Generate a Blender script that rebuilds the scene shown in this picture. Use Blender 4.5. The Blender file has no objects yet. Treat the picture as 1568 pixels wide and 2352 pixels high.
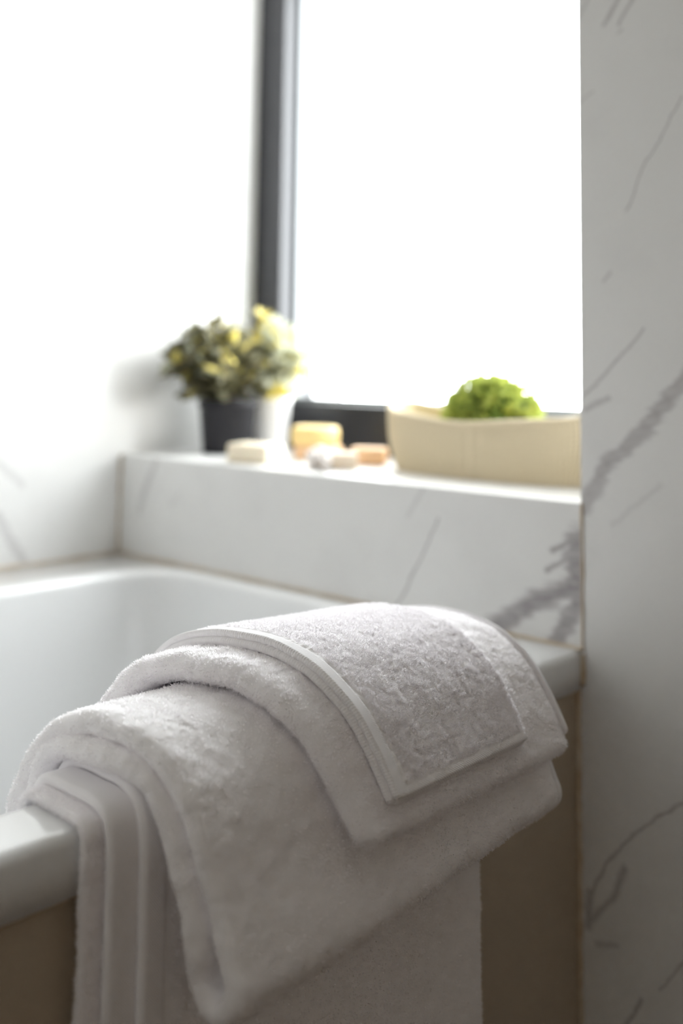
import bpy, bmesh, math, random
import numpy as np
from mathutils import Vector, Matrix

sc = bpy.context.scene
COL = sc.collection
RZ = 0.56                      # height of the bathtub rim above the floor
HS = 0.149                     # sill height above the rim
TR = 0.0394                    # rim front face height

# ------------------------------------------------------------------ camera
CX, CY, CZ = 0.5966, -1.0263, 0.2902
YAW, PITCH, ROLL, FPX, PPY = 0.7424, 0.0988, 0.0135, 2500.07, 589.14
fwd = np.array([-math.cos(PITCH)*math.sin(YAW), math.cos(PITCH)*math.cos(YAW), math.sin(PITCH)])
rgt = np.array([math.cos(YAW), math.sin(YAW), 0.0])
upv = np.cross(rgt, fwd)
r2 = rgt*math.cos(ROLL)+upv*math.sin(ROLL)
u2 = -rgt*math.sin(ROLL)+upv*math.cos(ROLL)
cam = bpy.data.cameras.new('camera')
cam_ob = bpy.data.objects.new('camera', cam)
COL.objects.link(cam_ob)
cam_ob.matrix_world = Matrix(((r2[0], u2[0], -fwd[0], CX), (r2[1], u2[1], -fwd[1], CY),
                              (r2[2], u2[2], -fwd[2], CZ+RZ), (0, 0, 0, 1)))
cam.sensor_fit = 'VERTICAL'
cam.sensor_height = 36.0
cam.sensor_width = 24.0
cam.lens = FPX/2352*36.0
cam.shift_y = -(1176-PPY)/2352
cam.clip_start = 0.02
cam.dof.use_dof = True
cam.dof.focus_distance = 0.815
cam.dof.aperture_fstop = 2.3
cam.dof.aperture_blades = 0
sc.camera = cam_ob
CAMP = np.array([CX, CY, CZ+RZ])

# ------------------------------------------------------------------ sky
world = bpy.data.worlds.new('overcast_sky')
sc.world = world
world.use_nodes = True
bg = world.node_tree.nodes['Background']
SKY = 17.0
_wn = world.node_tree
_tc = _wn.nodes.new('ShaderNodeTexCoord')
_sx = _wn.nodes.new('ShaderNodeSeparateXYZ'); _wn.links.new(_tc.outputs['Generated'], _sx.inputs[0])
_cr = _wn.nodes.new('ShaderNodeMapRange')      # white hazy sky: brightest towards the horizon, paler overhead
_cr.inputs['From Min'].default_value = 0.0; _cr.inputs['From Max'].default_value = 1.0
_cr.inputs['To Min'].default_value = 1.0; _cr.inputs['To Max'].default_value = 0.5
_wn.links.new(_sx.outputs[2], _cr.inputs['Value'])
_mu = _wn.nodes.new('ShaderNodeMath'); _mu.operation = 'MULTIPLY'; _mu.inputs[1].default_value = SKY
_wn.links.new(_cr.outputs[0], _mu.inputs[0])
bg.inputs[0].default_value = (0.97, 0.985, 1.0, 1)
_wn.links.new(_mu.outputs[0], bg.inputs[1])

# hazy sun in front of the window
sun = bpy.data.lights.new('hazy_sun', 'SUN'); sun.energy = 8.0; sun.angle = math.radians(16); sun.color = (1.0, 0.985, 0.96)
sun_ob = bpy.data.objects.new('hazy_sun', sun); COL.objects.link(sun_ob)
SUN_DIR = Vector((-0.24, -0.95, -0.24))
sun_ob.rotation_euler = SUN_DIR.to_track_quat('-Z', 'Y').to_euler()

# sampling portal in the window opening (gives no light of its own)
pl = bpy.data.lights.new('window_portal', 'AREA'); pl.shape = 'RECTANGLE'; pl.size = 0.68; pl.size_y = 0.78
pl.cycles.is_portal = True
pl_ob = bpy.data.objects.new('window_portal', pl); COL.objects.link(pl_ob)
pl_ob.location = (-0.40, 0.335, RZ+0.605); pl_ob.rotation_euler = (math.radians(-90), 0, 0)

sc.view_settings.view_transform = 'Standard'
sc.view_settings.look = 'None'
sc.view_settings.gamma = 1.0
sc.view_settings.use_curve_mapping = False
sc.view_settings.exposure = 0.32
sc.cycles.use_denoising = True
sc.cycles.max_bounces = 14
sc.cycles.diffuse_bounces = 10
sc.cycles.transparent_max_bounces = 16

rng = np.random.default_rng(7)
random.seed(7)

# ------------------------------------------------------------------ helpers
def link(o, parent=None, label=None, cat=None, kind=None, group=None):
    COL.objects.link(o)
    if parent is not None: o.parent = parent
    if label: o['label'] = label
    if cat: o['category'] = cat
    if kind: o['kind'] = kind
    if group: o['group'] = group
    return o

def empty(name, loc, label, cat, group=None, kind=None):
    o = bpy.data.objects.new(name, None)
    o.empty_display_size = 0.03
    o.location = loc
    return link(o, None, label, cat, kind, group)

def origin_of(o):
    v = np.zeros(3, np.float32)
    while o is not None:
        v += np.array(o.location, np.float32); o = o.parent
    return v

def mesh_obj(name, verts, faces, m, parent=None, smooth=True, uv=None, **kw):
    me = bpy.data.meshes.new(name)
    verts = np.asarray(verts, np.float32)
    if parent is not None:
        verts = verts-origin_of(parent)
    if isinstance(faces, np.ndarray):
        nf, k = faces.shape
        me.vertices.add(len(verts)); me.vertices.foreach_set('co', verts.ravel())
        me.loops.add(nf*k); me.loops.foreach_set('vertex_index', faces.astype(np.int32).ravel())
        me.polygons.add(nf)
        me.polygons.foreach_set('loop_start', np.arange(0, nf*k, k, dtype=np.int32))
        me.polygons.foreach_set('loop_total', np.full(nf, k, np.int32))
        me.update(calc_edges=True)
        if uv is not None:
            ul = me.uv_layers.new(name='UVMap')
            ul.data.foreach_set('uv', np.asarray(uv, np.float32)[faces.ravel()].ravel())
    else:
        me.from_pydata([tuple(v) for v in verts], [], faces)
    if smooth:
        me.polygons.foreach_set('use_smooth', np.ones(len(me.polygons), bool))
    me.validate()
    me.materials.append(m)
    o = bpy.data.objects.new(name, me)
    return link(o, parent, **kw)

def bm_obj(name, bm, m, parent=None, smooth=False, **kw):
    me = bpy.data.meshes.new(name)
    if parent is not None:
        bmesh.ops.translate(bm, verts=bm.verts, vec=-Vector(origin_of(parent)))
    bmesh.ops.recalc_face_normals(bm, faces=bm.faces)
    bm.to_mesh(me); bm.free()
    if smooth:
        me.polygons.foreach_set('use_smooth', np.ones(len(me.polygons), bool))
    me.materials.append(m)
    o = bpy.data.objects.new(name, me)
    return link(o, parent, **kw)

def box_bm(x0, x1, y0, y1, z0, z1, bevel=0.0, seg=2, bm=None):
    bm2 = bmesh.new()
    vs = bmesh.ops.create_cube(bm2, size=1.0)['verts']
    for v in vs:
        v.co = Vector(((x0+x1)/2+v.co.x*(x1-x0), (y0+y1)/2+v.co.y*(y1-y0), (z0+z1)/2+v.co.z*(z1-z0)))
    if bevel > 0:
        bmesh.ops.bevel(bm2, geom=list(bm2.edges), offset=bevel, segments=seg, profile=0.5, affect='EDGES')
    if bm is None: return bm2
    me = bpy.data.meshes.new('tmp'); bm2.to_mesh(me); bm2.free(); bm.from_mesh(me); bpy.data.meshes.remove(me)
    return bm

def box(name, x0, x1, y0, y1, z0, z1, m, parent=None, bevel=0.0, seg=2, **kw):
    return bm_obj(name, box_bm(x0, x1, y0, y1, z0, z1, bevel, seg), m, parent, **kw)

# value noise in numpy
_perm = np.random.default_rng(3).integers(0, 2**31, 4096)
def _hash(ix, iy, iz):
    return (_perm[(_perm[(_perm[ix & 4095]+iy) & 4095]+iz) & 4095] % 100003)/100003.0*2-1
def vnoise(P, scale):
    Q = P/scale
    I = np.floor(Q).astype(np.int64); F = Q-I
    F = F*F*F*(F*(F*6-15)+10)
    out = np.zeros(len(P))
    for dx in (0, 1):
        wx = F[:, 0] if dx else 1-F[:, 0]
        for dy in (0, 1):
            wy = F[:, 1] if dy else 1-F[:, 1]
            for dz in (0, 1):
                wz = F[:, 2] if dz else 1-F[:, 2]
                out += wx*wy*wz*_hash(I[:, 0]+dx, I[:, 1]+dy, I[:, 2]+dz)
    return out

def catmull(pts, n):
    P = np.asarray(pts, float)
    P = np.vstack([2*P[0]-P[1], P, 2*P[-1]-P[-2]])
    out = []
    for i in range(1, len(P)-2):
        t = np.linspace(0, 1, 40, endpoint=False)[:, None]
        a, b, c, d = P[i-1], P[i], P[i+1], P[i+2]
        out.append(0.5*((2*b)+(-a+c)*t+(2*a-5*b+4*c-d)*t**2+(-a+3*b-3*c+d)*t**3))
    out = np.vstack(out+[P[-2][None]])
    L = np.r_[0, np.cumsum(np.linalg.norm(np.diff(out, axis=0), axis=1))]
    s = np.linspace(0, L[-1], n)
    return np.stack([np.interp(s, L, out[:, k]) for k in range(out.shape[1])], -1), L[-1]

def lathe(prof, cx, cy, cz, seg=48, sx=1, sy=1, wob=0):
    prof = np.asarray(prof, float)
    a = np.linspace(0, 2*np.pi, seg, endpoint=False)
    V = np.stack([cx+sx*np.outer(prof[:, 0], np.cos(a)), cy+sy*np.outer(prof[:, 0], np.sin(a)),
                  cz+np.repeat(prof[:, 1][:, None], seg, 1)], -1).reshape(-1, 3)
    n = len(prof)
    i, j = np.meshgrid(np.arange(n-1), np.arange(seg), indexing='ij')
    F = np.stack([i*seg+j, i*seg+(j+1) % seg, (i+1)*seg+(j+1) % seg, (i+1)*seg+j], -1).reshape(-1, 4)
    return V, F

def tube(pts, rad, seg=8):
    P = np.asarray(pts, float); n = len(P)
    rad = np.broadcast_to(np.asarray(rad, float), (n,))
    T = np.gradient(P, axis=0); T /= np.linalg.norm(T, axis=1)[:, None]+1e-9
    ref = np.array([0, 0, 1.0]) if abs(T[:, 2]).mean() < 0.8 else np.array([1.0, 0, 0])
    A = np.cross(T, ref); A /= np.linalg.norm(A, axis=1)[:, None]+1e-9
    B = np.cross(T, A)
    a = np.linspace(0, 2*np.pi, seg, endpoint=False)
    V = (P[:, None]+rad[:, None, None]*(A[:, None]*np.cos(a)[None, :, None]+B[:, None]*np.sin(a)[None, :, None])).reshape(-1, 3)
    i, j = np.meshgrid(np.arange(n-1), np.arange(seg), indexing='ij')
    F = np.stack([i*seg+j, i*seg+(j+1) % seg, (i+1)*seg+(j+1) % seg, (i+1)*seg+j], -1).reshape(-1, 4)
    return V, F

def merge(parts):
    Vs, Fs, o = [], [], 0
    for V, F in parts:
        Vs.append(V); Fs.append(np.asarray(F)+o); o += len(V)
    return np.vstack(Vs), np.vstack(Fs)

# ------------------------------------------------------------------ materials
def mat(name, col, rough=0.5, spec=0.5, sheen=0.0, bump=None, trans=0.0, sss=0.0, noise_col=None):
    m = bpy.data.materials.new(name); m.use_nodes = True
    nt = m.node_tree; b = nt.nodes['Principled BSDF']
    b.inputs['Base Color'].default_value = (*col, 1)
    b.inputs['Roughness'].default_value = rough
    b.inputs['Specular IOR Level'].default_value = spec
    if sheen:
        b.inputs['Sheen Weight'].default_value = sheen
        b.inputs['Sheen Roughness'].default_value = 0.5
    if sss:
        b.inputs['Subsurface Weight'].default_value = sss
        b.inputs['Subsurface Radius'].default_value = (0.01, 0.006, 0.004)
    tc = nt.nodes.new('ShaderNodeTexCoord')
    if noise_col:
        n = nt.nodes.new('ShaderNodeTexNoise'); n.inputs['Scale'].default_value = noise_col[1]
        n.inputs['Detail'].default_value = 4
        nt.links.new(tc.outputs['Object'], n.inputs['Vector'])
        r = nt.nodes.new('ShaderNodeValToRGB')
        r.color_ramp.elements[0].position = 0.35; r.color_ramp.elements[1].position = 0.65
        r.color_ramp.elements[0].color = (*col, 1); r.color_ramp.elements[1].color = (*noise_col[0], 1)
        nt.links.new(n.outputs['Fac'], r.inputs['Fac'])
        nt.links.new(r.outputs['Color'], b.inputs['Base Color'])
    if bump:
        n = nt.nodes.new('ShaderNodeTexNoise'); n.inputs['Scale'].default_value = bump[0]
        n.inputs['Detail'].default_value = 3
        nt.links.new(tc.outputs['Object'], n.inputs['Vector'])
        bp = nt.nodes.new('ShaderNodeBump'); bp.inputs['Strength'].default_value = bump[1]
        bp.inputs['Distance'].default_value = bump[2]
        nt.links.new(n.outputs['Fac'], bp.inputs['Height'])
        nt.links.new(bp.outputs['Normal'], b.inputs['Normal'])
    if trans:
        t = nt.nodes.new('ShaderNodeBsdfTranslucent'); t.inputs['Color'].default_value = (*col, 1)
        mx = nt.nodes.new('ShaderNodeMixShader'); mx.inputs[0].default_value = trans
        out = nt.nodes['Material Output']
        nt.links.new(b.outputs[0], mx.inputs[1]); nt.links.new(t.outputs[0], mx.inputs[2])
        nt.links.new(mx.outputs[0], out.inputs['Surface'])
        if noise_col: nt.links.new(r.outputs['Color'], t.inputs['Color'])
    return m

VEINS = {'right': [([(0.1202, 0.5645), (0.0945, 0.5232), (0.0783, 0.5002), (0.0616, 0.4641), (0.0545, 0.452)], 0.0011, 0.55), ([(0.0743, 0.3305), (0.0289, 0.2821), (0.0031, 0.2593)], 0.0018, 0.5), ([(0.0321, 0.2588), (0.0066, 0.2458)], 0.0032, 0.5), ([(0.1296, 0.2957), (0.0732, 0.2296), (0.0339, 0.1934), (0.0005, 0.1448)], 0.009, 0.6), ([(0.0888, 0.1738), (0.0356, 0.1307)], 0.003, 0.18), ([(0.0372, 0.39), (0.03, 0.3812)], 0.002, 0.4), ([(0.0189, 0.5854), (0.0018, 0.5742)], 0.0014, 0.35), ([(0.0677, 0.6809), (0.0502, 0.6549)], 0.0023, 0.55), ([(0.05, 0.6825), (0.0332, 0.6574)], 0.0025, 0.6), ([(0.0163, 0.6925), (0.0011, 0.6709)], 0.0017, 0.35), ([(0.0546, 0.6478), (0.0495, 0.645)], 0.0016, 0.4), ([(0.1075, -0.1222), (0.0771, -0.1458), (0.0556, -0.1665), (0.0287, -0.1996), (0.0133, -0.2255), (0.0043, -0.2475)], 0.0017, 0.6), ([(0.0439, -0.1999), (0.033, -0.2341), (0.0041, -0.2663)], 0.0037, 0.55), ([(0.0053, -0.2367), (0.004, -0.2684)], 0.0044, 0.6), ([(0.0137, -0.2829), (0.0339, -0.2775)], 0.003, 0.4), ([(0.1079, -0.2644), (0.0792, -0.3003)], 0.0016, 0.5), ([(0.0613, -0.3181), (0.0442, -0.3493)], 0.0023, 0.6)],
 'sill': [([(-0.0023, 0.1181), (-0.035, 0.0963)], 0.0032, 0.85), ([(-0.004, 0.108), (-0.007, 0.062)], 0.0155, 0.85), ([(-0.0054, 0.0639), (-0.0558, 0.0399), (-0.1178, -0.0001)], 0.0114, 0.85), ([(-0.0181, 0.089), (-0.0421, 0.0754)], 0.0028, 0.8), ([(-0.0003, 0.0558), (-0.0314, -0.0002)], 0.0095, 0.8), ([(-0.188, 0.1142), (-0.2132, 0.0615), (-0.2326, 0.0289), (-0.2503, 0.0036)], 0.0018, 0.6), ([(-0.2055, 0.1485), (-0.2334, 0.1121)], 0.0031, 0.25), ([(-0.7139, 0.1414), (-0.739, 0.0959), (-0.7492, 0.0679)], 0.0065, 0.35), ([(-0.6592, 0.0997), (-0.6784, 0.0824)], 0.0038, 0.2)],
 'left': [([(-0.2133, 0.1498), (-0.1699, 0.1144)], 0.0067, 0.25), ([(-0.2062, 0.0732), (-0.184, 0.0351), (-0.1553, -0.0014)], 0.0079, 0.35), ([(-0.2369, 0.7677), (-0.1923, 0.7197), (-0.1536, 0.6718)], 0.0069, 0.2)]}

def marble(name, key, axis, rough=0.3):
    """white marble with veins laid along segments (world metres, second coordinate above the rim)"""
    m = bpy.data.materials.new(name); m.use_nodes = True
    nt = m.node_tree; N = nt.nodes; L = nt.links
    b = N['Principled BSDF']; b.inputs['Roughness'].default_value = rough
    tc = N.new('ShaderNodeTexCoord')
    sep = N.new('ShaderNodeSeparateXYZ'); L.new(tc.outputs['Object'], sep.inputs[0])
    cmb = N.new('ShaderNodeCombineXYZ')
    L.new(sep.outputs[axis], cmb.inputs[0])
    sz = N.new('ShaderNodeMath'); sz.operation = 'SUBTRACT'; sz.inputs[1].default_value = RZ
    L.new(sep.outputs[2], sz.inputs[0]); L.new(sz.outputs[0], cmb.inputs[1])
    def noise(scale, detail, rough_=0.6):
        n = N.new('ShaderNodeTexNoise'); n.inputs['Scale'].default_value = scale
        n.inputs['Detail'].default_value = detail; n.inputs['Roughness'].default_value = rough_
        L.new(cmb.outputs[0], n.inputs['Vector']); return n
    def vm(op, a, bb=None, sc_=None):
        n = N.new('ShaderNodeVectorMath'); n.operation = op
        for k, v in ((0, a), (1, bb)):
            if v is None: continue
            if isinstance(v, (tuple, list)): n.inputs[k].default_value = v
            else: L.new(v, n.inputs[k])
        if sc_ is not None:
            if isinstance(sc_, (int, float)): n.inputs['Scale'].default_value = sc_
            else: L.new(sc_, n.inputs['Scale'])
        return n
    def ma(op, a, bb=None, clamp=False):
        n = N.new('ShaderNodeMath'); n.operation = op; n.use_clamp = clamp
        for k, v in ((0, a), (1, bb)):
            if v is None: continue
            if isinstance(v, (int, float)): n.inputs[k].default_value = v
            else: L.new(v, n.inputs[k])
        return n.outputs[0]
    d1 = vm('SCALE', vm('SUBTRACT', noise(30, 5).outputs['Color'], (0.5, 0.5, 0.5)).outputs[0], None, 0.011)
    pd = vm('ADD', cmb.outputs[0], d1.outputs[0])
    pd = vm('MULTIPLY', pd.outputs[0], (1, 1, 0)).outputs[0]
    # streaky breakup
    mpn = N.new('ShaderNodeMapping'); mpn.inputs['Rotation'].default_value = (0, 0, math.radians(-42)); mpn.inputs['Scale'].default_value = (22, 120, 1)
    L.new(cmb.outputs[0], mpn.inputs['Vector'])
    stn = N.new('ShaderNodeTexNoise'); stn.inputs['Scale'].default_value = 1.0; stn.inputs['Detail'].default_value = 5; stn.inputs['Roughness'].default_value = 0.6
    L.new(mpn.outputs[0], stn.inputs['Vector'])
    st = stn.outputs['Fac']
    total = None
    for pts, w, amt in VEINS[key]:
        acc = None
        for (a, c) in zip(pts[:-1], pts[1:]):
            A = (a[0], a[1], 0); AB = (c[0]-a[0], c[1]-a[1], 0)
            l2 = AB[0]**2+AB[1]**2
            d = vm('SUBTRACT', pd, A).outputs[0]
            dt = vm('DOT_PRODUCT', d, (AB[0]/l2, AB[1]/l2, 0)).outputs['Value']
            h = ma('MINIMUM', ma('MAXIMUM', dt, 0.0), 1.0)
            q = vm('SUBTRACT', d, vm('SCALE', AB, None, h).outputs[0]).outputs[0]
            dist = vm('LENGTH', q).outputs['Value']
            acc = dist if acc is None else ma('MINIMUM', acc, dist)
        acc = ma('ADD', acc, ma('MULTIPLY', ma('SUBTRACT', st, 0.5), w*(2.6 if w > 0.006 else 1.6)))
        mr = N.new('ShaderNodeMapRange'); mr.interpolation_type = 'SMOOTHSTEP'
        mr.inputs['From Min'].default_value = w*(1.35 if w > .006 else 1.7); mr.inputs['From Max'].default_value = w*(0.45 if w > 0.006 else 0.0)
        mr.inputs['To Min'].default_value = 0; mr.inputs['To Max'].default_value = amt
        L.new(acc, mr.inputs['Value'])
        v = mr.outputs[0]
        total = v if total is None else ma('MAXIMUM', total, v)
    br = N.new('ShaderNodeMapRange'); br.inputs['From Min'].default_value = 0.3; br.inputs['From Max'].default_value = 0.7
    br.inputs['To Min'].default_value = 0.5; br.inputs['To Max'].default_value = 1.0
    L.new(st, br.inputs['Value'])
    total = ma('MULTIPLY', total, br.outputs[0])
    # faint clouds
    cl = noise(7, 4).outputs['Fac']
    ramp = N.new('ShaderNodeMapRange'); ramp.inputs['From Min'].default_value = 0.5; ramp.inputs['From Max'].default_value = 0.8
    ramp.inputs['To Min'].default_value = 0; ramp.inputs['To Max'].default_value = 0.10
    L.new(cl, ramp.inputs['Value'])
    total = ma('ADD', total, ramp.outputs[0], True)
    mix = N.new('ShaderNodeMix'); mix.data_type = 'RGBA'
    mix.inputs[6].default_value = (0.76, 0.757, 0.75, 1)
    mix.inputs[7].default_value = (0.15, 0.12, 0.135, 1)
    L.new(total, mix.inputs[0]); L.new(mix.outputs[2], b.inputs['Base Color'])
    return m

M_right = marble('marble_right', 'right', 0, 0.35)
M_sill = marble('marble_sill', 'sill', 0, 0.35)
M_left = marble('marble_left', 'left', 1, 0.3)
M_plaster = mat('taupe_plaster', (0.80, 0.78, 0.75), 0.8)
M_wood = mat('brown_cabinet_wall', (0.38, 0.30, 0.22), 0.6, noise_col=((0.46, 0.37, 0.28), 3))
M_floor = mat('brown_floor_tile', (0.10, 0.062, 0.036), 0.5, noise_col=((0.14, 0.09, 0.055), 6))
M_tub = mat('white_acrylic', (0.84, 0.85, 0.86), 0.12)
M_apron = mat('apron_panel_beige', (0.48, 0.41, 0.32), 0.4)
M_caulk = mat('aged_sealant', (0.52, 0.41, 0.28), 0.6, noise_col=((0.64, 0.57, 0.47), 40))
M_frame = mat('black_aluminium', (0.020, 0.020, 0.024), 0.38, 0.4)
M_bead = mat('grey_gasket', (0.16, 0.17, 0.18), 0.4)
M_towel = mat('white_terry', (0.95, 0.935, 0.95), 1.0, 0.1, 0.15, bump=(900, 0.6, 0.0008))
M_pile = mat('white_terry_pile', (0.965, 0.95, 0.965), 1.0, 0.05, 0.0, trans=0.5)
M_blackpot = mat('black_plastic', (0.017, 0.016, 0.020), 0.5, 0.3)
M_whitepot = mat('white_ceramic', (0.85, 0.85, 0.86), 0.3)
M_soil = mat('soil', (0.06, 0.045, 0.03), 0.95, bump=(300, 1, .002))
M_leafdark = mat('olive_leaf', (0.13, 0.125, 0.065), 0.6, 0.3, noise_col=((0.22, 0.20, 0.12), 60), trans=0.3)
M_leafyellow = mat('yellow_leaf', (0.60, 0.50, 0.10), 0.6, 0.3, noise_col=((0.72, 0.62, 0.22), 60), trans=0.35)
M_leafpale = mat('pale_leaf', (0.42, 0.45, 0.34), 0.6, 0.3, noise_col=((0.64, 0.64, 0.50), 60), trans=0.35)
M_stem = mat('brown_stem', (0.13, 0.09, 0.05), 0.8)
M_lime = mat('lime_leaf', (0.29, 0.36, 0.085), 0.6, 0.3, noise_col=((0.52, 0.56, 0.13), 70), trans=0.35)
M_greencore = mat('green_core', (0.10, 0.16, 0.02), 0.8)
M_basket = mat('cream_knit', (0.66, 0.565, 0.40), 0.95, 0.1, 0.1, bump=(500, 0.6, 0.001))
M_soapwhite = mat('cream_soap', (0.83, 0.74, 0.58), 0.5, sss=0.15)
M_soapyellow = mat('yellow_soap', (0.80, 0.60, 0.26), 0.5, sss=0.15)
M_soappeach = mat('peach_soap', (0.76, 0.50, 0.29), 0.5, sss=0.15)
M_soapivory = mat('ivory_soap', (0.86, 0.73, 0.58), 0.5, sss=0.15)
M_cotton = mat('cotton_fluff', (0.88, 0.83, 0.80), 1.0, 0.1, 0.3, bump=(250, 1, .002))

# twill hem fabric
def twill():
    m = mat('white_twill', (0.90, 0.885, 0.905), 0.9, 0.15, 0.2)
    nt = m.node_tree; N = nt.nodes; L = nt.links
    uvn = N.new('ShaderNodeTexCoord')
    mp = N.new('ShaderNodeMapping'); mp.inputs['Rotation'].default_value = (0, 0, math.radians(38))
    L.new(uvn.outputs['UV'], mp.inputs['Vector'])
    w = N.new('ShaderNodeTexWave'); w.inputs['Scale'].default_value = 190; w.inputs['Distortion'].default_value = 0.6
    L.new(mp.outputs[0], w.inputs['Vector'])
    bp = N.new('ShaderNodeBump'); bp.inputs['Strength'].default_value = 0.5; bp.inputs['Distance'].default_value = 0.0004
    L.new(w.outputs['Fac'], bp.inputs['Height']); L.new(bp.outputs[0], N['Principled BSDF'].inputs['Normal'])
    return m
M_twill = twill()

# glass
M_glass = bpy.data.materials.new('window_glass'); M_glass.use_nodes = True
_nt = M_glass.node_tree; _nt.nodes.remove(_nt.nodes['Principled BSDF'])
_t = _nt.nodes.new('ShaderNodeBsdfTransparent'); _t.inputs[0].default_value = (0.97, 0.985, 0.98, 1)
_g = _nt.nodes.new('ShaderNodeBsdfGlossy'); _g.inputs['Roughness'].default_value = 0.02
_m = _nt.nodes.new('ShaderNodeMixShader')
_m.inputs[0].default_value = 0.05; _nt.links.new(_t.outputs[0], _m.inputs[1]); _nt.links.new(_g.outputs[0], _m.inputs[2])
_nt.links.new(_m.outputs[0], _nt.nodes['Material Output'].inputs['Surface'])

# ------------------------------------------------------------------ room shell
XL, XR, YB, ZC = -0.80, 1.75, -2.3, 2.35
WY0, WY1 = 0.27, 0.36           # window frame depth
WTOP = RZ+1.05                  # window head
floor = box('floor', XL-0.15, XR+0.15, YB-0.15, 0.5, -0.1, 0.0, M_floor, kind='structure')
ceiling = box('ceiling', XL-0.15, XR+0.15, YB-0.15, 0.5, ZC, ZC+0.1, M_plaster, kind='structure')
wall_left = box('wall_left', XL-0.15, XL, YB-0.15, 0.5, 0, ZC, M_left, kind='structure')
wall_right = box('wall_right', 0.0, XR+0.15, 0.0, 0.42, 0, ZC, M_right, kind='structure')
wall_window = box('wall_window', XL, 0.0, 0.0, 0.42, 0, RZ+HS, M_sill, bevel=0.0015, kind='structure')
wall_lintel = box('wall_lintel', XL, 0.0, 0.0, 0.42, WTOP, ZC, M_plaster, kind='structure')
wall_side = box('wall_side', XR, XR+0.15, YB, 0.0, 0, ZC, M_wood, kind='structure')
wall_back = box('wall_back', XL, XR, YB-0.15, YB, 0, ZC, M_plaster, kind='structure')

# ------------------------------------------------------------------ window
win = empty('window_1', (XL, WY0, RZ+HS), None, None, kind='structure')
zb, zt = RZ+HS, WTOP
FX0, FX1 = XL, 0.0
fw = 0.065
def frame_bar(name, x0, x1, z0, z1):
    return box(name, x0, x1, WY0, WY1, z0, z1, M_frame, win, bevel=0.003)
frame_bar('frame_stile', FX0, FX0+fw, zb, zt)
frame_bar('frame_stile', FX1-fw, FX1, zb, zt)
frame_bar('frame_sill_rail', FX0+fw, FX1-fw, zb, RZ+0.2265)
frame_bar('frame_head_rail', FX0+fw, FX1-fw, zt-0.07, zt)
ix0, ix1, iz0, iz1 = FX0+fw, FX1-fw, RZ+0.2265, zt-0.07
gy = WY0+0.040
for nm, a in (('gasket', (ix0, ix0+0.007, iz0, iz1)), ('gasket', (ix1-0.007, ix1, iz0, iz1)),
              ('gasket', (ix0+0.007, ix1-0.007, iz0, iz0+0.007)), ('gasket', (ix0+0.007, ix1-0.007, iz1-0.007, iz1))):
    box(nm, a[0], a[1], gy-0.006, gy+0.014, a[2], a[3], M_bead, win, bevel=0.0015)
box('pane', ix0+0.004, ix1-0.004, gy+0.002, gy+0.008, iz0+0.004, iz1-0.004, M_glass, win)

# ------------------------------------------------------------------ bathtub
tub = empty('bathtub', (-0.4, -0.85, 0.0), 'white bathtub set between the marble walls', 'bathtub')
def rrect(x0, x1, y0, y1, r, n=24, ns=30):
    pts = []
    cs = [(x1-r, y1-r, 0), (x0+r, y1-r, 90), (x0+r, y0+r, 180), (x1-r, y0+r, 270)]
    for k, (cx, cy, a0) in enumerate(cs):
        for t in np.linspace(0, 90, n):
            a = math.radians(a0+t); pts.append((cx+r*math.cos(a), cy+r*math.sin(a)))
        nx = cs[(k+1) % 4]
        a = math.radians(a0+90); p0 = np.array(pts[-1]); b = math.radians(nx[2])
        p1 = np.array((nx[0]+r*math.cos(b), nx[1]+r*math.sin(b)))
        for t in np.linspace(0, 1, ns+2)[1:-1]: pts.append(tuple(p0+(p1-p0)*t))
    return np.array(pts)
TX0, TX1, TY0, TY1 = XL+0.001, 0.0, -1.70, -0.001
IX0, IX1, IY0, IY1 = -0.665, -0.063, -1.60, -0.030
rings = []
def ring(rc, z): rings.append(np.c_[rc, np.full(len(rc), RZ+z)])
def outer(d): return rrect(TX0+d*0.02, TX1-d, TY0+d*0.02, TY1-d*0.02, 0.004)
ring(outer(0.010), -TR)
ring(outer(0.0), -TR); ring(outer(0.0), -0.020)
R0 = 0.009
for t in np.linspace(0, 90, 7): ring(outer(R0*(1-math.cos(math.radians(t)))), -R0+R0*math.sin(math.radians(t)))
def inner(d, rr=0.085): return rrect(IX0+d, IX1-d, IY0+d, IY1-d, rr)
ring(inner(-0.016), 0.0)
R1 = 0.012
for t in np.linspace(0, 90, 7): ring(inner(-R1+R1*math.sin(math.radians(t))), -R1+R1*math.cos(math.radians(t)))
for d, z in ((0.005, -0.05), (0.016, -0.12), (0.034, -0.22), (0.052, -0.30), (0.072, -0.355), (0.10, -0.388), (0.15, -0.402), (0.22, -0.405)):
    ring(inner(d, 0.085+d*0.3), z)
n = len(rings[0]); V = np.vstack(rings)
fa = [[k*n+i, k*n+(i+1) % n, (k+1)*n+(i+1) % n, (k+1)*n+i] for k in range(len(rings)-1) for i in range(n)]
fa.append([(len(rings)-1)*n+i for i in range(n)])
mesh_obj('shell', V, fa, M_tub, tub)
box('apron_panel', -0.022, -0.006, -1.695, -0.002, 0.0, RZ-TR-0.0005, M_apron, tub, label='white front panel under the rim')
box('end_panel', -0.795, -0.023, -1.695, -1.680, 0.0, RZ-TR-0.0005, M_apron, tub)
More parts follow.
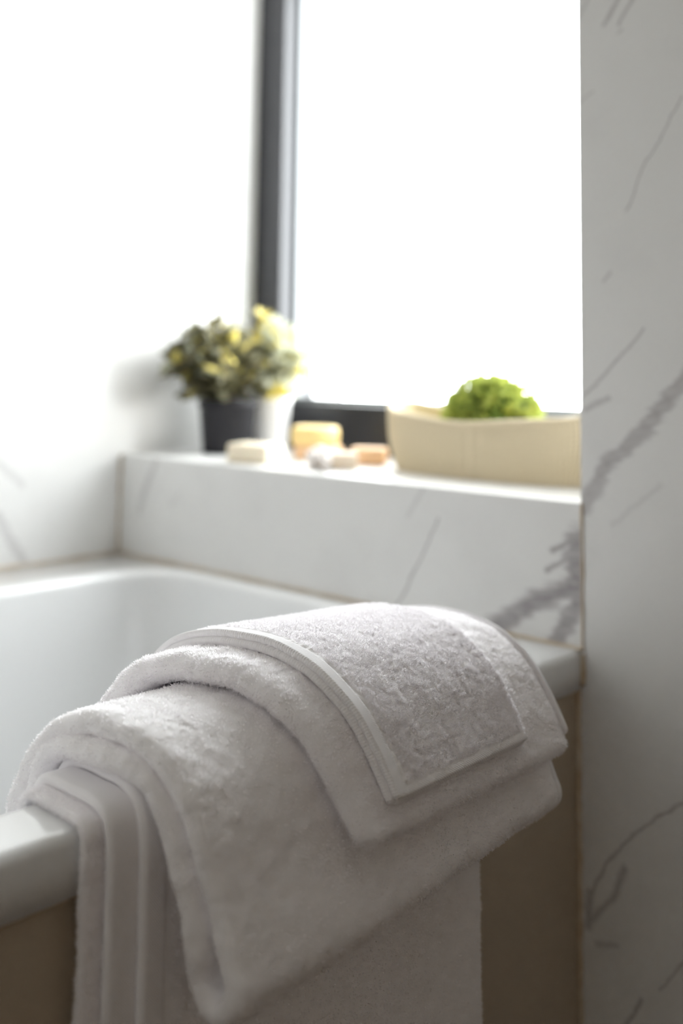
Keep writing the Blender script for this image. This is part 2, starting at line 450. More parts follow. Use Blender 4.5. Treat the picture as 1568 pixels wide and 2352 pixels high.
# sealant seams
def seam(name, pts, r, lab=None):
    P, _ = catmull(pts, 60)
    P = P+0.0006*np.stack([vnoise(P+k*7.3, 0.012) for k in range(3)], -1)
    V, F = tube(P, r*(1+0.25*vnoise(P, 0.01)), 8)
    return mesh_obj(name, V, F, M_caulk, None, kind='structure')
seam('trim_1', [(-0.798, -0.001, RZ+0.0005), (-0.4, -0.001, RZ+0.0005), (0.001, -0.001, RZ+0.0005)], 0.0022)
seam('trim_2', [(XL+0.001, -1.68, RZ+0.0005), (XL+0.001, -0.8, RZ+0.0005), (XL+0.001, -0.002, RZ+0.0005)], 0.0022)
seam('trim_3', [(0.001, -0.0005, RZ-0.001), (0.001, -0.0005, RZ+0.07), (0.001, -0.0005, RZ+HS)], 0.0016)
seam('trim_4', [(XL+0.001, -0.0005, RZ), (XL+0.001, -0.0005, RZ+0.07), (XL+0.001, -0.0005, RZ+HS-0.001)], 0.0020)
seam('trim_5', [(0.0005, -0.001, RZ-0.004), (0.0005, -0.001, RZ-TR), (-0.004, -0.001, RZ-TR-0.004), (-0.004, -0.001, 0.28), (-0.004, -0.001, 0.0)], 0.0030)
seam('trim_6', [(-0.004, -1.69, RZ-TR-0.001), (-0.004, -0.8, RZ-TR-0.001), (-0.004, -0.002, RZ-TR-0.001)], 0.0022)

# ------------------------------------------------------------------ towels
def interp(ctrl, s):
    c = np.asarray(ctrl, float)
    if c.ndim == 0: return np.full(len(s), float(c))
    f = np.interp(s, c[:, 0], c[:, 1])
    # smooth the piecewise-linear control
    k = max(3, len(s)//14) | 1
    w = np.hanning(k+2)[1:-1]; w /= w.sum()
    return np.convolve(np.pad(f, k//2, mode='edge'), w, 'valid')

def settle(P):
    """the pile sinks a little towards the window end and sags between its ends"""
    Q = P.copy()
    t = np.clip((P[:, 1]+0.50)/0.32, 0, 1); t = t*t*(3-2*t)
    h = np.clip((P[:, 2]-RZ)/0.08, 0, 1.2)
    Q[:, 2] -= 0.011*t*h
    f = np.clip((P[:, 0]-0.03)/0.06, 0, 1)
    Q[:, 0] -= 0.006*t*f
    return Q

class Slab: pass
def slab(path, yL, yR, t, ds=0.0025, dy=0.0025, ry=None, big=0.0012, clump=0.0, seed=0, cap=True, s0=0, s1=1, offset=0.0, rough=0.0, lift=0.0):
    """a folded cloth layer: section rounded across y, swept along a path in the x-z plane"""
    dense, L = catmull(path, 800)
    T = np.gradient(dense, axis=0); T /= np.linalg.norm(T, axis=1)[:, None]
    Nn = np.stack([-T[:, 1], T[:, 0]], -1)
    if Nn[len(Nn)//2, 1] < 0: Nn = -Nn
    if offset: dense = dense+Nn*offset
    i0, i1 = int(s0*799), int(s1*799)
    dense = dense[i0:i1+1]
    Ld = np.r_[0, np.cumsum(np.linalg.norm(np.diff(dense, axis=0), axis=1))]
    Ltot = Ld[-1]
    ns = max(8, int(Ltot/ds))
    sl = np.linspace(0, Ltot, ns)
    rc = t/2
    if cap: sl = np.unique(np.r_[sl, rc*(1-np.cos(np.linspace(0, np.pi/2, 6))), Ltot-rc*(1-np.cos(np.linspace(0, np.pi/2, 6)))])
    ns = len(sl)
    C = np.stack([np.interp(sl, Ld, dense[:, 0]), np.interp(sl, Ld, dense[:, 1])], -1)
    T = np.gradient(C, sl, axis=0); T /= np.linalg.norm(T, axis=1)[:, None]+1e-12
    Nn = np.stack([-T[:, 1], T[:, 0]], -1)
    s = s0+(s1-s0)*sl/Ltot
    # keep the normal on the outside (window/room side) of the drape at the top of the arch
    k = np.argmax(C[:, 1])
    if Nn[k, 1] < 0: Nn = -Nn
    a, b = interp(yL, s), interp(yR, s)
    ry = ry or t/2
    ny = max(6, int((abs((b-a)).mean()-2*ry)/dy))
    ang = np.linspace(0, np.pi, 11)
    loop = []   # (kind, y-fraction, dy, n-fraction)
    for q in np.linspace(0, 1, ny): loop.append((q, 0.0, 1.0))
    for g in ang[1:-1]: loop.append((1.0, math.sin(g), math.cos(g)))
    for q in np.linspace(1, 0, ny): loop.append((q, 0.0, -1.0))
    for g in ang[1:-1]: loop.append((0.0, -math.sin(g), -math.cos(g)))
    loop = np.array(loop); nl = len(loop)
    th = np.full(ns, t/2); inset = np.zeros(ns)
    if cap:
        dd = np.minimum(sl, Ltot-sl); m = dd < rc
        f = np.sqrt(np.clip(1-((rc-dd[m])/rc)**2, 0.0004, 1)); th[m] *= f; inset[m] = (1-f)*ry
    Y = (a+ry)[:, None]+loop[None, :, 0]*((b-ry)-(a+ry))[:, None]+loop[None, :, 1]*(ry-inset)[:, None]
    off = loop[None, :, 2]*th[:, None]
    P = np.stack([C[:, 0, None]+Nn[:, 0, None]*off, Y, C[:, 1, None]+Nn[:, 1, None]*off+RZ], -1).reshape(-1, 3)
    i, j = np.meshgrid(np.arange(ns-1), np.arange(nl), indexing='ij')
    F = np.stack([i*nl+j, i*nl+(j+1) % nl, (i+1)*nl+(j+1) % nl, (i+1)*nl+j], -1).reshape(-1, 4)
    # outward direction per vertex
    G = P.reshape(ns, nl, 3)
    nu = np.gradient(G, axis=0)
    nv = np.roll(G, -1, 1)-np.roll(G, 1, 1)
    NR = np.cross(nu, nv).reshape(-1, 3); NR /= np.linalg.norm(NR, axis=1)[:, None]+1e-12
    cen = np.stack([C[:, 0], (a+b)/2, C[:, 1]+RZ], -1)
    sgn = np.sign(((G[:, 0]-cen)*NR.reshape(ns, nl, 3)[:, 0]).sum(-1).mean()) or 1
    test = NR.reshape(ns, nl, 3)[ns//2, ny//2]
    outw = np.array([Nn[ns//2, 0], 0, Nn[ns//2, 1]])
    if test@outw < 0: NR = -NR; F = F[:, ::-1]
    # wrinkles: the whole layer is shifted together, the pile surface is lumpy
    base = np.repeat(np.stack([C[:, 0]*1.0, a, C[:, 1]], -1)[:, None], nl, 1).reshape(-1, 3)
    base[:, 1] = P[:, 1]
    NC = np.repeat(np.stack([Nn[:, 0], 0*Nn[:, 0], Nn[:, 1]], -1)[:, None], nl, 1).reshape(-1, 3)
    if big:
        w = vnoise(base+seed*3.1, 0.07)*big+vnoise(base+seed*5.7+9, 0.03)*big*0.5
        P = P+NC*w[:, None]
        edge = np.repeat(loop[:, 0][None], ns, 0).ravel()
        sy = vnoise(np.stack([base[:, 0], base[:, 2], np.full(len(base), seed*2.3)], -1), 0.035)
        P[:, 1] += big*1.2*sy*(np.abs(edge-0.5)*2)**4
    if clump:
        P = P+NR*(clump*(0.6*vnoise(P+seed, 0.011)+0.5*vnoise(P+seed+4, 0.005)))[:, None]
    if rough:
        P = P+NR*(rough*vnoise(P+seed+2, 0.0022))[:, None]
    if lift:
        tt = np.clip((P[:, 1]+0.52)/0.34, 0, 1)
        P[:, 2] += lift*tt*np.clip(-(P[:, 2]-RZ)/0.11, 0, 1)*(P[:, 0] > 0)
    P = settle(P)
    o = Slab()
    o.V, o.F, o.NR, o.ny, o.nl, o.ns = P, F, NR, ny, nl, ns
    o.uv = np.stack([np.repeat(sl, nl), np.repeat(np.zeros(1), ns*nl)], -1)
    vv = np.tile(np.r_[np.linspace(0, 1, ny), np.full(9, 1.0), np.linspace(1, 0, ny), np.zeros(9)], ns)
    o.uv[:, 1] = vv*abs((b-a)).mean()
    o.s = np.repeat(s, nl); o.sl = np.repeat(sl, nl); o.L = Ltot
    o.fy = vv
    o.y = P[:, 1]
    return o

def end_caps(sb):
    n = sb.nl; k = (sb.ns-1)*n
    return sb.F

def slab_obj(name, sb, m, parent, **kw):
    return mesh_obj(name, sb.V, sb.F, m, parent, uv=sb.uv, **kw)

def pile(sb, count, keep, length, rad, kind, seed, lean=0.5, clumpdir=0.012):
    """sample the surface of a slab and grow loops or cut fibres"""
    r = np.random.default_rng(seed)
    V, F = sb.V, sb.F
    q = V[F]; c = q.mean(1)
    nn = np.cross(q[:, 2]-q[:, 0], q[:, 3]-q[:, 1]); ar = np.linalg.norm(nn, axis=1)/2
    nn = nn/(2*ar[:, None]+1e-15)
    flip = (nn*sb.NR[F[:, 0]]).sum(1) < 0; nn[flip] *= -1
    view = CAMP-c; view /= np.linalg.norm(view, axis=1)[:, None]
    ok = ((nn*view).sum(1) > -0.25) & keep(sb, F)
    w = ar*ok; w /= w.sum()
    idx = r.choice(len(F), count, p=w)
    u, v = r.random((2, count, 1))
    p = q[idx, 0]*(1-u)*(1-v)+q[idx, 1]*u*(1-v)+q[idx, 2]*u*v+q[idx, 3]*(1-u)*v
    N_ = nn[idx]
    # clumped lean direction
    D = np.stack([vnoise(p+11*k, clumpdir) for k in range(3)], -1)*1.2+r.normal(0, 0.55, (count, 3))
    D[:, 2] -= 0.25
    D -= N_*(D*N_).sum(1)[:, None]
    D /= np.linalg.norm(D, axis=1)[:, None]+1e-9
    S = np.cross(N_, D)
    h = length*(0.65+0.7*r.random((count, 1)))
    ra = rad*(0.8+0.4*r.random((count, 1)))
    if kind == 'loop':
        w_ = h*(0.55+0.4*r.random((count, 1)))
        ln = lean*(r.random((count, 1))*1.2)
        tt = [(-0.5, -0.15, 0), (-0.55, 0.6, .3), (0.0, 1.0, .75), (0.55, 0.6, .5), (0.5, -0.15, 0.1)]
        C = [p+D*(a*w_)+N_*(b*h)+S*(ln*h*e) for a, b, e in tt]
        tans = [N_, N_+D*0.5, D, -N_+D*0.5, -N_]
    else:
        ln = lean*(0.3+r.random((count, 1)))
        C = [p-N_*(0.15*h), p+N_*(0.55*h)+D*(0.3*ln*h), p+N_*(0.95*h)+D*(0.95*ln*h)]
        tans = [N_, N_+D*0.5*ln, N_+D*ln]
    # each yarn is a narrow double-sided ribbon
    tw = r.normal(0, 0.5, (count, 1))
    side = S+D*tw; side /= np.linalg.norm(side, axis=1)[:, None]
    nr = len(C); rows = []
    for k, cc in enumerate(C):
        wd = ra*(1.0 if (kind == 'loop' or k < 2) else 0.35)
        rows += [cc-side*wd, cc+side*wd]
    P = np.stack(rows, 1); m = P.shape[1]
    tri = []
    for k in range(nr-1):
        a0 = 2*k
        tri += [(a0, a0+1, a0+3), (a0, a0+3, a0+2)]
    tri = np.array(tri)
    FF = (tri[None]+(np.arange(count)*m)[:, None, None]).reshape(-1, 3)
    return P.reshape(-1, 3), FF

def drape(d, zin=-0.16, zout=-0.42):
    return [(-0.098-d, zin), (-0.080-d, -0.06), (-0.0685-d, -0.012), (-0.061-0.6*d, 0.0005+0.65*d), (-0.048-0.15*d, 0.001+d), (-0.026, 0.001+d),
            (-0.006, 0.001+0.98*d), (0.0025+0.62*d, -0.0015+0.62*d), (0.0035+d, -0.014), (0.0035+d, -0.05), (0.0035+d, -0.12), (0.0035+d, -0.25), (0.0035+d, zout)]

allk = lambda sb, F: np.ones(len(F), bool)
PILE = 1.0
def add_pile(parent, parts):
    V, F = merge(parts)
    return mesh_obj('terry_pile', V, F, M_pile, parent, smooth=False, kind='stuff')

# --- hanging towel: three layers, hem bands along the near edge
t1 = empty('bath_towel', (0.012, -0.40, RZ-0.42), 'lowest white bath towel, hanging flat down the tub panel with two smooth hem stripes', 'towel', 'white towels draped over the tub rim')
sa = slab(drape(0.0036), [(0, -0.605), (0.4, -0.613), (1, -0.612)], -0.215, 0.0066, 0.003, 0.004, big=0.0007, clump=0.0008, seed=1)
slab_obj('folded_layer', sa, M_towel, t1)
sb_ = slab(drape(0.0102), [(0, -0.592), (0.4, -0.599), (1, -0.598)], -0.212, 0.006, 0.003, 0.004, big=0.0006, clump=0.0, seed=2)
slab_obj('folded_layer', sb_, M_towel, t1)
scc = slab(drape(0.0168), [(0, -0.571), (0.4, -0.578), (0.6, -0.577), (1, -0.574)], [(0, -0.215), (0.5, -0.215), (0.75, -0.210), (1, -0.198)], 0.0066, 0.003, 0.004, big=0.0006, clump=0.0005, seed=3)
slab_obj('folded_layer', scc, M_towel, t1)
hb = slab(drape(0.0106), [(0, -0.5925), (0.4, -0.5995), (1, -0.5985)], [(0, -0.568), (0.4, -0.575), (1, -0.574)], 0.0078, 0.0025, 0.0015, big=0.0005, seed=2)
slab_obj('hem_band', hb, M_twill, t1, label='smooth woven hem band')
hb = slab(drape(0.0172), [(0, -0.5715), (0.4, -0.5785), (0.6, -0.5775), (1, -0.5745)], [(0, -0.551), (0.4, -0.558), (0.6, -0.557), (1, -0.553)], 0.0082, 0.0025, 0.0015, big=0.0005, seed=3)
slab_obj('hem_band', hb, M_twill, t1, label='smooth woven hem band')
kA = lambda sb, F: sb.y[F[:, 0]] < -0.5995
kC = lambda sb, F: (sb.y[F[:, 0]] > -0.556) & (sb.V[F[:, 0], 2] < RZ+0.0)
add_pile(t1, [pile(sa, int(9000*PILE), kA, 0.0014, 0.00038, 'cut', 31), pile(scc, int(42000*PILE), kC, 0.0011, 0.00036, 'cut', 32)])

# --- second towel: one long fold doubled back on itself at the bottom
T2P = [(-0.117, -0.13), (-0.108, -0.05), (-0.094, 0.007), (-0.066, 0.0260), (-0.025, 0.0305), (0.006, 0.0285), (0.026, 0.0170), (0.0385, -0.005),
       (0.0475, -0.030), (0.0545, -0.054), (0.0565, -0.072), (0.0560, -0.089), (0.0705, -0.1040), (0.0855, -0.090), (0.0815, -0.072), (0.0740, -0.053),
       (0.0655, -0.028), (0.0565, -0.002), (0.043, 0.0215), (0.020, 0.0395), (-0.012, 0.0475), (-0.050, 0.0450), (-0.086, 0.028), (-0.113, -0.006), (-0.127, -0.06), (-0.135, -0.13)]
t2 = empty('bath_towel', (0.07, -0.37, RZ-0.122), 'second white bath towel, thick and doubled back with an open loop at its lower corner', 'towel', 'white towels draped over the tub rim')
yl2 = [(0, -0.575), (0.12, -0.584), (0.24, -0.588), (0.32, -0.578), (0.40, -0.570), (0.47, -0.561), (0.53, -0.558), (0.60, -0.568), (0.68, -0.575), (0.78, -0.583), (0.9, -0.588), (1, -0.588)]
s2 = slab(T2P, yl2, [(0, -0.19), (0.3, -0.19), (0.47, -0.187), (0.53, -0.187), (0.7, -0.19), (1, -0.19)], 0.0168, 0.0024, 0.0024, ry=0.010, big=0.0014, clump=0.0013, seed=5, lift=0.024, rough=0.0006)
slab_obj('folded_layer', s2, M_towel, t2)
k2 = lambda sb, F: (sb.V[F[:, 0], 1] < -0.199)
add_pile(t2, [pile(s2, int(80000*PILE), k2, 0.0015, 0.00040, 'cut', 41, lean=0.8)])
hb = slab(T2P, [(0, -0.196), (1, -0.196)], [(0, -0.186), (1, -0.186)], 0.0185, 0.003, 0.002, ry=0.004, big=0.0014, seed=5, s0=0.05, s1=0.95, lift=0.024)
slab_obj('hem_band', hb, M_twill, t2)

# --- third towel: fat fold, rounded near edge
T3P = [(-0.157, -0.10), (-0.146, -0.04), (-0.128, 0.012), (-0.097, 0.049), (-0.055, 0.0648), (-0.012, 0.0672), (0.026, 0.0590), (0.0535, 0.0400), (0.0715, 0.0155), (0.0850, -0.009), (0.0970, -0.034)]
t3 = empty('hand_towel', (0.08, -0.33, RZ-0.045), 'third white towel up, a fat rounded fold right beneath the small top towel', 'towel', 'white towels draped over the tub rim')
s3 = slab(T3P, [(0, -0.515), (0.3, -0.512), (0.55, -0.497), (0.75, -0.478), (1, -0.452)], [(0, -0.20), (0.5, -0.200), (1, -0.186)], 0.0200, 0.0022, 0.0022, ry=0.013, big=0.0012, clump=0.0012, seed=8, rough=0.0006)
slab_obj('folded_layer', s3, M_towel, t3)
k3 = lambda sb, F: (sb.V[F[:, 0], 1] < 0)
add_pile(t3, [pile(s3, int(70000*PILE), k3, 0.0015, 0.00040, 'cut', 51, lean=0.8)])
hb = slab(T3P, [(0, -0.203), (0.5, -0.203), (1, -0.189)], [(0, -0.1985), (0.5, -0.1985), (1, -0.1845)], 0.010, 0.003, 0.002, ry=0.002, big=0.0012, seed=8, s0=0.2, s1=0.97, offset=0.0065)
slab_obj('hem_band', hb, M_twill, t3)

# --- top face towel: two thin layers with stitched border
t4 = empty('face_towel', (0.09, -0.34, RZ-0.02), 'small white face towel on top of the pile, edged with a smooth stitched border', 'towel', 'white towels draped over the tub rim')
ya = [(0, -0.468), (0.3, -0.463), (0.55, -0.454), (0.75, -0.441), (1, -0.421)]
yb = [(0, -0.262), (0.5, -0.262), (1, -0.258)]
sh = lambda c, d: [(s, y+d) for s, y in c]
S1 = 0.945
s4a = slab(T3P, sh(ya, -0.003), sh(yb, 0.000), 0.0066, 0.0025, 0.003, big=0.0010, seed=8, s0=0.22, s1=S1+0.004, offset=0.0134)
slab_obj('folded_layer', s4a, M_twill, t4)
s4b = slab(T3P, ya, yb, 0.0046, 0.0011, 0.0011, big=0.0010, clump=0.0008, rough=0.0008, seed=8, s0=0.22, s1=S1, offset=0.0190)
slab_obj('folded_layer', s4b, M_towel, t4)
hb = slab(T3P, sh(ya, -0.0008), sh(ya, 0.0125), 0.0060, 0.0018, 0.001, ry=0.0026, big=0.0010, seed=8, s0=0.22, s1=S1+0.001, offset=0.0192)
slab_obj('hem_band', hb, M_twill, t4, label='smooth twill border strip')
hb = slab(T3P, sh(ya, 0.004), sh(yb, 0.001), 0.0058, 0.001, 0.002, ry=0.0025, big=0.0010, seed=8, s0=S1-0.014, s1=S1+0.003, offset=0.0187)
slab_obj('end_hem', hb, M_twill, t4)
hb = slab(T3P, sh(ya, 0.002), sh(yb, 0.002), 0.0066, 0.001, 0.002, ry=0.002, big=0.0010, seed=8, s0=S1-0.012, s1=S1+0.008, offset=0.0133)
slab_obj('end_hem', hb, M_twill, t4)
def k4(sb, F):
    yl = np.interp(sb.s, [c[0] for c in ya], [c[1] for c in ya])+0.0148
    return (sb.y > yl)[F[:, 0]] & (sb.s < S1-0.016)[F[:, 0]]
add_pile(t4, [pile(s4b, int(60000*PILE), k4, 0.0014, 0.00029, 'loop', 61, lean=0.9, clumpdir=0.006)])

# ------------------------------------------------------------------ things on the sill
ZS = RZ+HS
def leaf_mesh(n_leaves, pos, nrm, size, seed, asp=0.5):
    """leaf blades: pointed ovals folded along the midrib"""
    r = np.random.default_rng(seed)
    U = nrm+r.normal(0, 0.45, nrm.shape); U /= np.linalg.norm(U, axis=1)[:, None]
    X = np.cross(U, r.normal(0, 1, U.shape)); X /= np.linalg.norm(X, axis=1)[:, None]+1e-9
    Z = np.cross(U, X)
    L = (size*(0.7+0.6*r.random(n_leaves)))[:, None]; W = L*asp
    c = [(0, 0, 0), (.35, .5, .10), (.75, .36, .06), (1, 0, -.05), (.75, -.36, .06), (.35, -.5, .10), (.5, 0, -.02)]
    P = np.stack([pos+U*L*a+X*W*b+Z*L*d for a, b, d in c], 1)
    tri = np.array([(0, 1, 6), (1, 2, 6), (2, 3, 6), (3, 4, 6), (4, 5, 6), (5, 0, 6)])
    F = (tri[None]+(np.arange(n_leaves)*7)[:, None, None]).reshape(-1, 3)
    return P.reshape(-1, 3), F

def potted(name, label, px, py, pot_r0, pot_r1, pot_h, mpot, sprigs, leafmats, seed, leafsize, potlabel):
    e = empty(name, (px, py, ZS), label, 'plant', None)
    prof = [(0.001, 0.0), (pot_r0*0.96, 0.0), (pot_r0, 0.003), (pot_r1*0.97, pot_h-0.012), (pot_r1*1.03, pot_h-0.011), (pot_r1*1.04, pot_h-0.002), (pot_r1*1.0, pot_h), (pot_r1*0.93, pot_h-0.001), (pot_r1*0.9, pot_h-0.015)]
    V, F = lathe(prof, px, py, ZS+0.0005, 56)
    mesh_obj('pot', V, F, mpot, e, label=potlabel)
    V, F = lathe([(0.0005, pot_h-0.010), (pot_r1*0.5, pot_h-0.009), (pot_r1*0.91, pot_h-0.012)], px, py, ZS, 32)
    mesh_obj('soil', V, F, M_soil, e)
    r = np.random.default_rng(seed)
    stems = []; groups = {m.name: [[], [], m] for m in leafmats}
    for (dx, dy, dz, mi, wts) in sprigs:
        base = np.array([px+dx*0.15, py+dy*0.15, ZS+pot_h-0.012]); tip = np.array([px+dx, py+dy, ZS+pot_h+dz])
        mid = base*0.45+tip*0.55+np.array([0, 0, 0.012])
        P, _ = catmull([base, mid, tip], 14)
        stems.append(tube(P, np.linspace(0.0011, 0.0006, 14), 5))
        k = 24
        tpos = r.random(k)**0.7*0.85+0.15
        pp = np.stack([np.interp(tpos, np.linspace(0, 1, 14), P[:, c]) for c in range(3)], -1)
        dr = r.normal(0, 1, (k, 3)); ax = (tip-base)/np.linalg.norm(tip-base)
        dr -= ax*(dr@ax)[:, None]; dr /= np.linalg.norm(dr, axis=1)[:, None]; dr = dr+ax*0.6
        for q in range(k):
            m = leafmats[mi if r.random() < wts else r.integers(len(leafmats))]
            groups[m.name][0].append(pp[q]); groups[m.name][1].append(dr[q])
    V, F = merge(stems); mesh_obj('stems', V, F, M_stem, e)
    for nm, (a, b, m) in groups.items():
        if not a: continue
        a, b = np.array(a), np.array(b)
        V, F = leaf_mesh(len(a), a, b/np.linalg.norm(b, axis=1)[:, None], leafsize, seed+len(a))
        V[:, 0] = np.maximum(V[:, 0], XL+0.003); V[:, 1] = np.minimum(V[:, 1], WY0-0.003)
        mesh_obj('foliage', V, F, m, e, smooth=False, kind='stuff')
    return e

def dome(n, rx, ry, h, seed, low=0.0):
    r = np.random.default_rng(seed); out = []
    for i in range(n):
        a = r.random()*2*np.pi; q = r.random()**0.6
        rad = math.sqrt(r.random()*0.9+0.05)
        out.append((rx*rad*math.cos(a), ry*rad*math.sin(a), low+(h-low)*math.sqrt(max(0.02, 1-rad*rad*0.9))*(0.75+0.3*r.random())))
    return out
sp = [(s[0]-0.010, s[1]-0.020, s[2], 0, 0.66) for s in dome(60, 0.072, 0.088, 0.125, 3, -0.004)]+[(-0.045, -0.055, 0.015, 0, 0.9), (-0.04, -0.06, 0.06, 0, 0.9), (-0.01, -0.075, 0.02, 0, 0.9), (-0.02, -0.07, 0.10, 0, 0.8)]
potted('potted_plant', 'bushy olive-green plant with yellow leaves in a black pot by the wall', -0.704, 0.132, 0.039, 0.0465, 0.083, M_blackpot, sp,
       [M_leafdark, M_leafyellow, M_leafpale], 4, 0.024, 'black tapered pot')
sp = [(s[0]+0.008, s[1]-0.004, s[2], 0, 0.74) for s in dome(44, 0.052, 0.05, 0.125, 9, 0.0)]+[(-0.022, -0.01, 0.138, 1, 0.85), (-0.012, -0.012, 0.125, 1, 0.85), (0.03, 0.02, 0.10, 0, .7), (0.05, 0.01, 0.07, 0, .6), (0.045, -0.035, 0.005, 1, 0.7), (0.035, -0.04, 0.03, 0, 0.7)]
potted('potted_plant', 'pale cream-leaved plant in a white pot next to the window frame', -0.684, 0.208, 0.025, 0.031, 0.088, M_whitepot, sp,
       [M_leafpale, M_leafyellow], 12, 0.022, 'slim white pot')

def round_soap(name, label, x, y, z, r, h, m):
    e = 0.006
    prof = [(0.0005, 0.0)]+[(r-e+e*math.sin(a), e-e*math.cos(a)) for a in np.linspace(0, math.pi/2, 6)]
    prof += [(r+0.0008, h/2)]+[(r-e+e*math.cos(a), h-e+e*math.sin(a)) for a in np.linspace(0, math.pi/2, 6)]
    prof += [(r*0.75, h-0.0003), (r*0.70, h-0.0016), (r*0.3, h-0.0016), (0.0005, h-0.0015)]
    V, F = lathe(prof, 0, 0, 0, 48)
    o = mesh_obj(name, V, F, m, None, label=label, cat='soap')
    o.location = (x, y, z)
    return o
def bar_soap(name, label, x, y, z, lx, ly, h, rot, m):
    bm = box_bm(-lx/2, lx/2, -ly/2, ly/2, 0, h, min(h*0.3, 0.006), 4)
    o = bm_obj(name, bm, m, None, smooth=True, label=label, cat='soap')
    o.location = (x, y, z); o.rotation_euler = (0, 0, rot)
    return o
bar_soap('soap_bar', 'cream soap bar nearest the black pot', -0.556, 0.055, ZS+0.0003, 0.072, 0.050, 0.027, math.radians(10), M_soapwhite)
round_soap('round_soap', 'peach round soap under the yellow one', -0.538, 0.165, ZS+0.0003, 0.037, 0.021, M_soappeach)
round_soap('round_soap', 'yellow round soap stacked on the peach one', -0.545, 0.165, ZS+0.0205, 0.036, 0.028, M_soapyellow)
bar_soap('soap_bar', 'small ivory soap bar in front of the peach bar', -0.412, 0.085, ZS+0.0003, 0.036, 0.028, 0.022, math.radians(42), M_soapivory)
bar_soap('soap_bar', 'peach soap bar tucked against the cream basket', -0.432, 0.158, ZS+0.0003, 0.052, 0.036, 0.024, math.radians(30), M_soappeach)

# cotton boll with stem
cb = empty('cotton_sprig', (-0.437, 0.060, ZS), 'white cotton boll with a thin brown stem among the soaps', 'cotton')
parts = []
for (dx, dy, dz, r_) in ((-0.012, 0.004, 0.013, 0.0135), (0.008, 0.008, 0.013, 0.0135), (0.0, -0.006, 0.012, 0.0125), (-0.001, 0.004, 0.020, 0.011), (0.014, -0.004, 0.011, 0.0105)):
    bm = bmesh.new(); bmesh.ops.create_icosphere(bm, subdivisions=3, radius=r_)
    V = np.array([v.co[:] for v in bm.verts]); F = np.array([[v.index for v in f.verts] for f in bm.faces]); bm.free()
    V = V*(1+0.12*vnoise(V+dx*50, 0.006))[:, None]+np.array([-0.437+dx, 0.060+dy, ZS+dz])
    V[:, 2] = np.maximum(V[:, 2], ZS+0.0005)
    parts.append((V, F))
for V, F in parts: mesh_obj('cotton_tuft', V, F, M_cotton, cb)
P, _ = catmull([(-0.437, 0.052, ZS+0.014), (-0.425, 0.040, ZS+0.009), (-0.405, 0.030, ZS+0.004), (-0.385, 0.016, ZS+0.0025)], 20)
V, F = tube(P, np.linspace(0.0022, 0.0014, 20), 8); cstem = mesh_obj('stem', V, F, M_stem, cb)
for a in range(3):
    P, _ = catmull([(-0.437, 0.052, ZS+0.012), (-0.437+0.008*math.cos(a*1.2-2.2), 0.050+0.008*math.sin(a*1.2-2.2), ZS+0.016), (-0.437+0.013*math.cos(a*1.2-2.2), 0.052+0.013*math.sin(a*1.2-2.2), ZS+0.024)], 10)
    V, F = tube(P, np.linspace(0.0022, 0.0005, 10), 6); mesh_obj('bract', V, F, M_stem, cstem)

# basket
bx, by = -0.211, 0.172
bk = empty('knit_basket', (bx, by, ZS), 'cream knitted basket with a soft wavy rim on the window sill', 'basket')
def basket_surface(inner=False, na=1400, nz=44):
    a = np.linspace(0, 2*np.pi, na, endpoint=False)
    u = np.linspace(0, 1, nz)
    e = 2.6
    ca, sa_ = np.cos(a), np.sin(a)
    fx = np.sign(ca)*np.abs(ca)**(2/e); fy = np.sign(sa_)*np.abs(sa_)**(2/e)
    X0, Y0 = 0.176*fx, 0.078*fy
    # rim height: ears at the two ends, dip in the long sides
    top = 0.068+0.020*np.abs(fx)**4-0.005*np.exp(-((fx+0.25)/0.45)**2)+0.004*vnoise(np.stack([fx*0.1, fy*0.1, 0*fx], -1), 0.05)
    flare = 0.92+0.07*np.sin(u*np.pi*0.62)[:, None]+0.015*np.maximum(0, u-0.75)[:, None]*4*np.abs(fx)[None]**6
    rib = 0.0009*np.cos(a*112)[None]*np.clip(u*8, 0, 1)[:, None]+0.0004*np.cos(u*np.pi*26)[:, None]
    sc_ = flare
    wav = 1+0.018*vnoise(np.stack([np.tile(X0, nz), np.tile(Y0, nz), np.repeat(u*0.07, na)], -1), 0.05).reshape(nz, na)
    th = 0.006 if inner else 0.0
    nrm = np.stack([fx/0.176, fy/0.078], -1); nrm /= np.linalg.norm(nrm, axis=1)[:, None]+1e-9
    off = rib*(0.3 if inner else 1)-th
    X = X0[None]*sc_*wav+nrm[None, :, 0]*off; Y = Y0[None]*sc_*wav+nrm[None, :, 1]*off
    Z = u[:, None]*top[None]+(0.004 if inner else 0.0004)
    return np.stack([bx+X, by+Y, ZS+Z], -1)
A = basket_surface(); B = basket_surface(True)
nz, na = A.shape[:2]
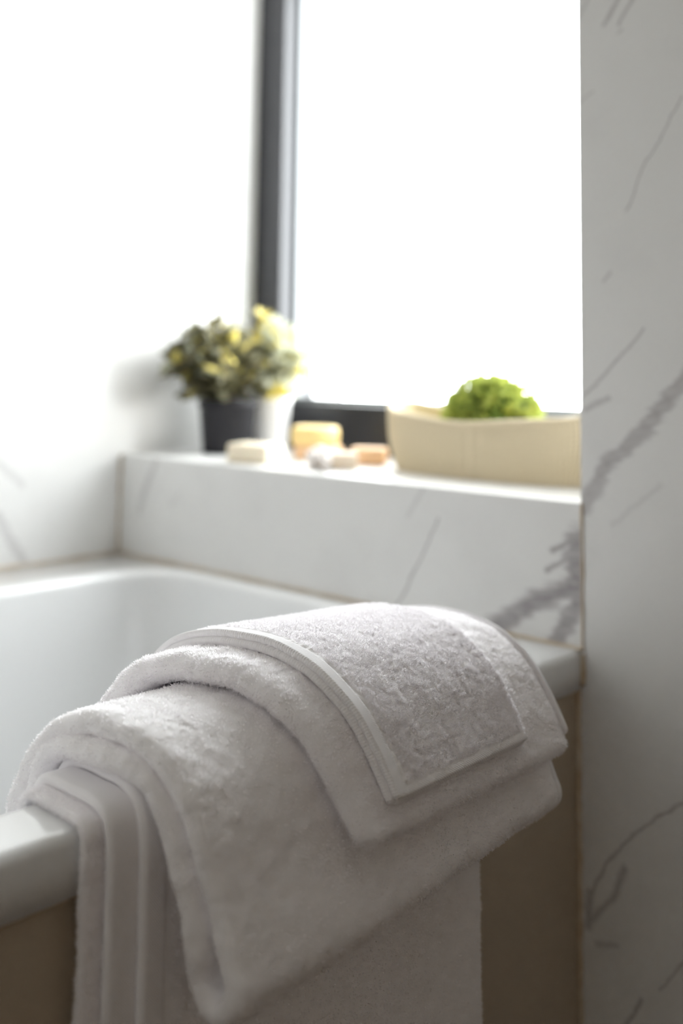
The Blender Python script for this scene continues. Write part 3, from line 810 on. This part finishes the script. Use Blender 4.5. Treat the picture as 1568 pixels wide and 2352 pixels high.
G = np.concatenate([A[:1]*0+np.array([bx, by, ZS+0.0006])*0.02+A[:1]*0.98, A, B[::-1]], 0)
# round rim between the two skins
rim = (A[-1]+B[-1])/2+np.array([0, 0, 0.003]); G = np.concatenate([G[:nz+1], rim[None], G[nz+1:]], 0)
k = len(G)
i, j = np.meshgrid(np.arange(k-1), np.arange(na), indexing='ij')
F = np.stack([i*na+j, i*na+(j+1) % na, (i+1)*na+(j+1) % na, (i+1)*na+j], -1).reshape(-1, 4)
bwall = mesh_obj('basket_wall', G.reshape(-1, 3), F, M_basket, bk)
b0 = B[0]; Vb = np.vstack([b0[::10]+np.array([0, 0, 0.001]), [[bx, by, ZS+0.005]]]); nb = len(Vb)-1
mesh_obj('basket_base', Vb, [[q, (q+1) % nb, nb] for q in range(nb)], M_basket, bk)
P = np.vstack([A[-1][::10], A[-1][:1], A[-1][10:11]])*0.5+np.vstack([B[-1][::10], B[-1][:1], B[-1][10:11]])*0.5+np.array([0, 0, 0.001])
V, F = tube(P, 0.0045, 8); mesh_obj('rim_cord', V, F, M_basket, bwall)

# topiary ball in the basket
tb = empty('topiary_ball', (-0.232, 0.172, ZS+0.006), 'bright green topiary ball sitting in the cream basket', 'plant')
tc_ = np.array([-0.232, 0.172, ZS+0.066]); TRD = 0.060
bm = bmesh.new(); bmesh.ops.create_icosphere(bm, subdivisions=3, radius=TRD*0.86)
V = np.array([v.co[:] for v in bm.verts]); F = np.array([[v.index for v in f.verts] for f in bm.faces]); bm.free()
mesh_obj('core', V*np.array([1.06, 1, 1])+tc_, F, M_greencore, tb)
r = np.random.default_rng(77)
nl = 2600
d = r.normal(0, 1, (nl, 3)); d /= np.linalg.norm(d, axis=1)[:, None]
pos = tc_+d*np.array([1.06, 1, 1])*TRD*(0.82+0.18*r.random((nl, 1))+0.06*vnoise(d, 0.35)[:, None])
V, F = leaf_mesh(nl, pos, d, np.full(nl, 0.0105), 78, 0.6)
mesh_obj('foliage', V, F, M_lime, tb, smooth=False, kind='stuff')
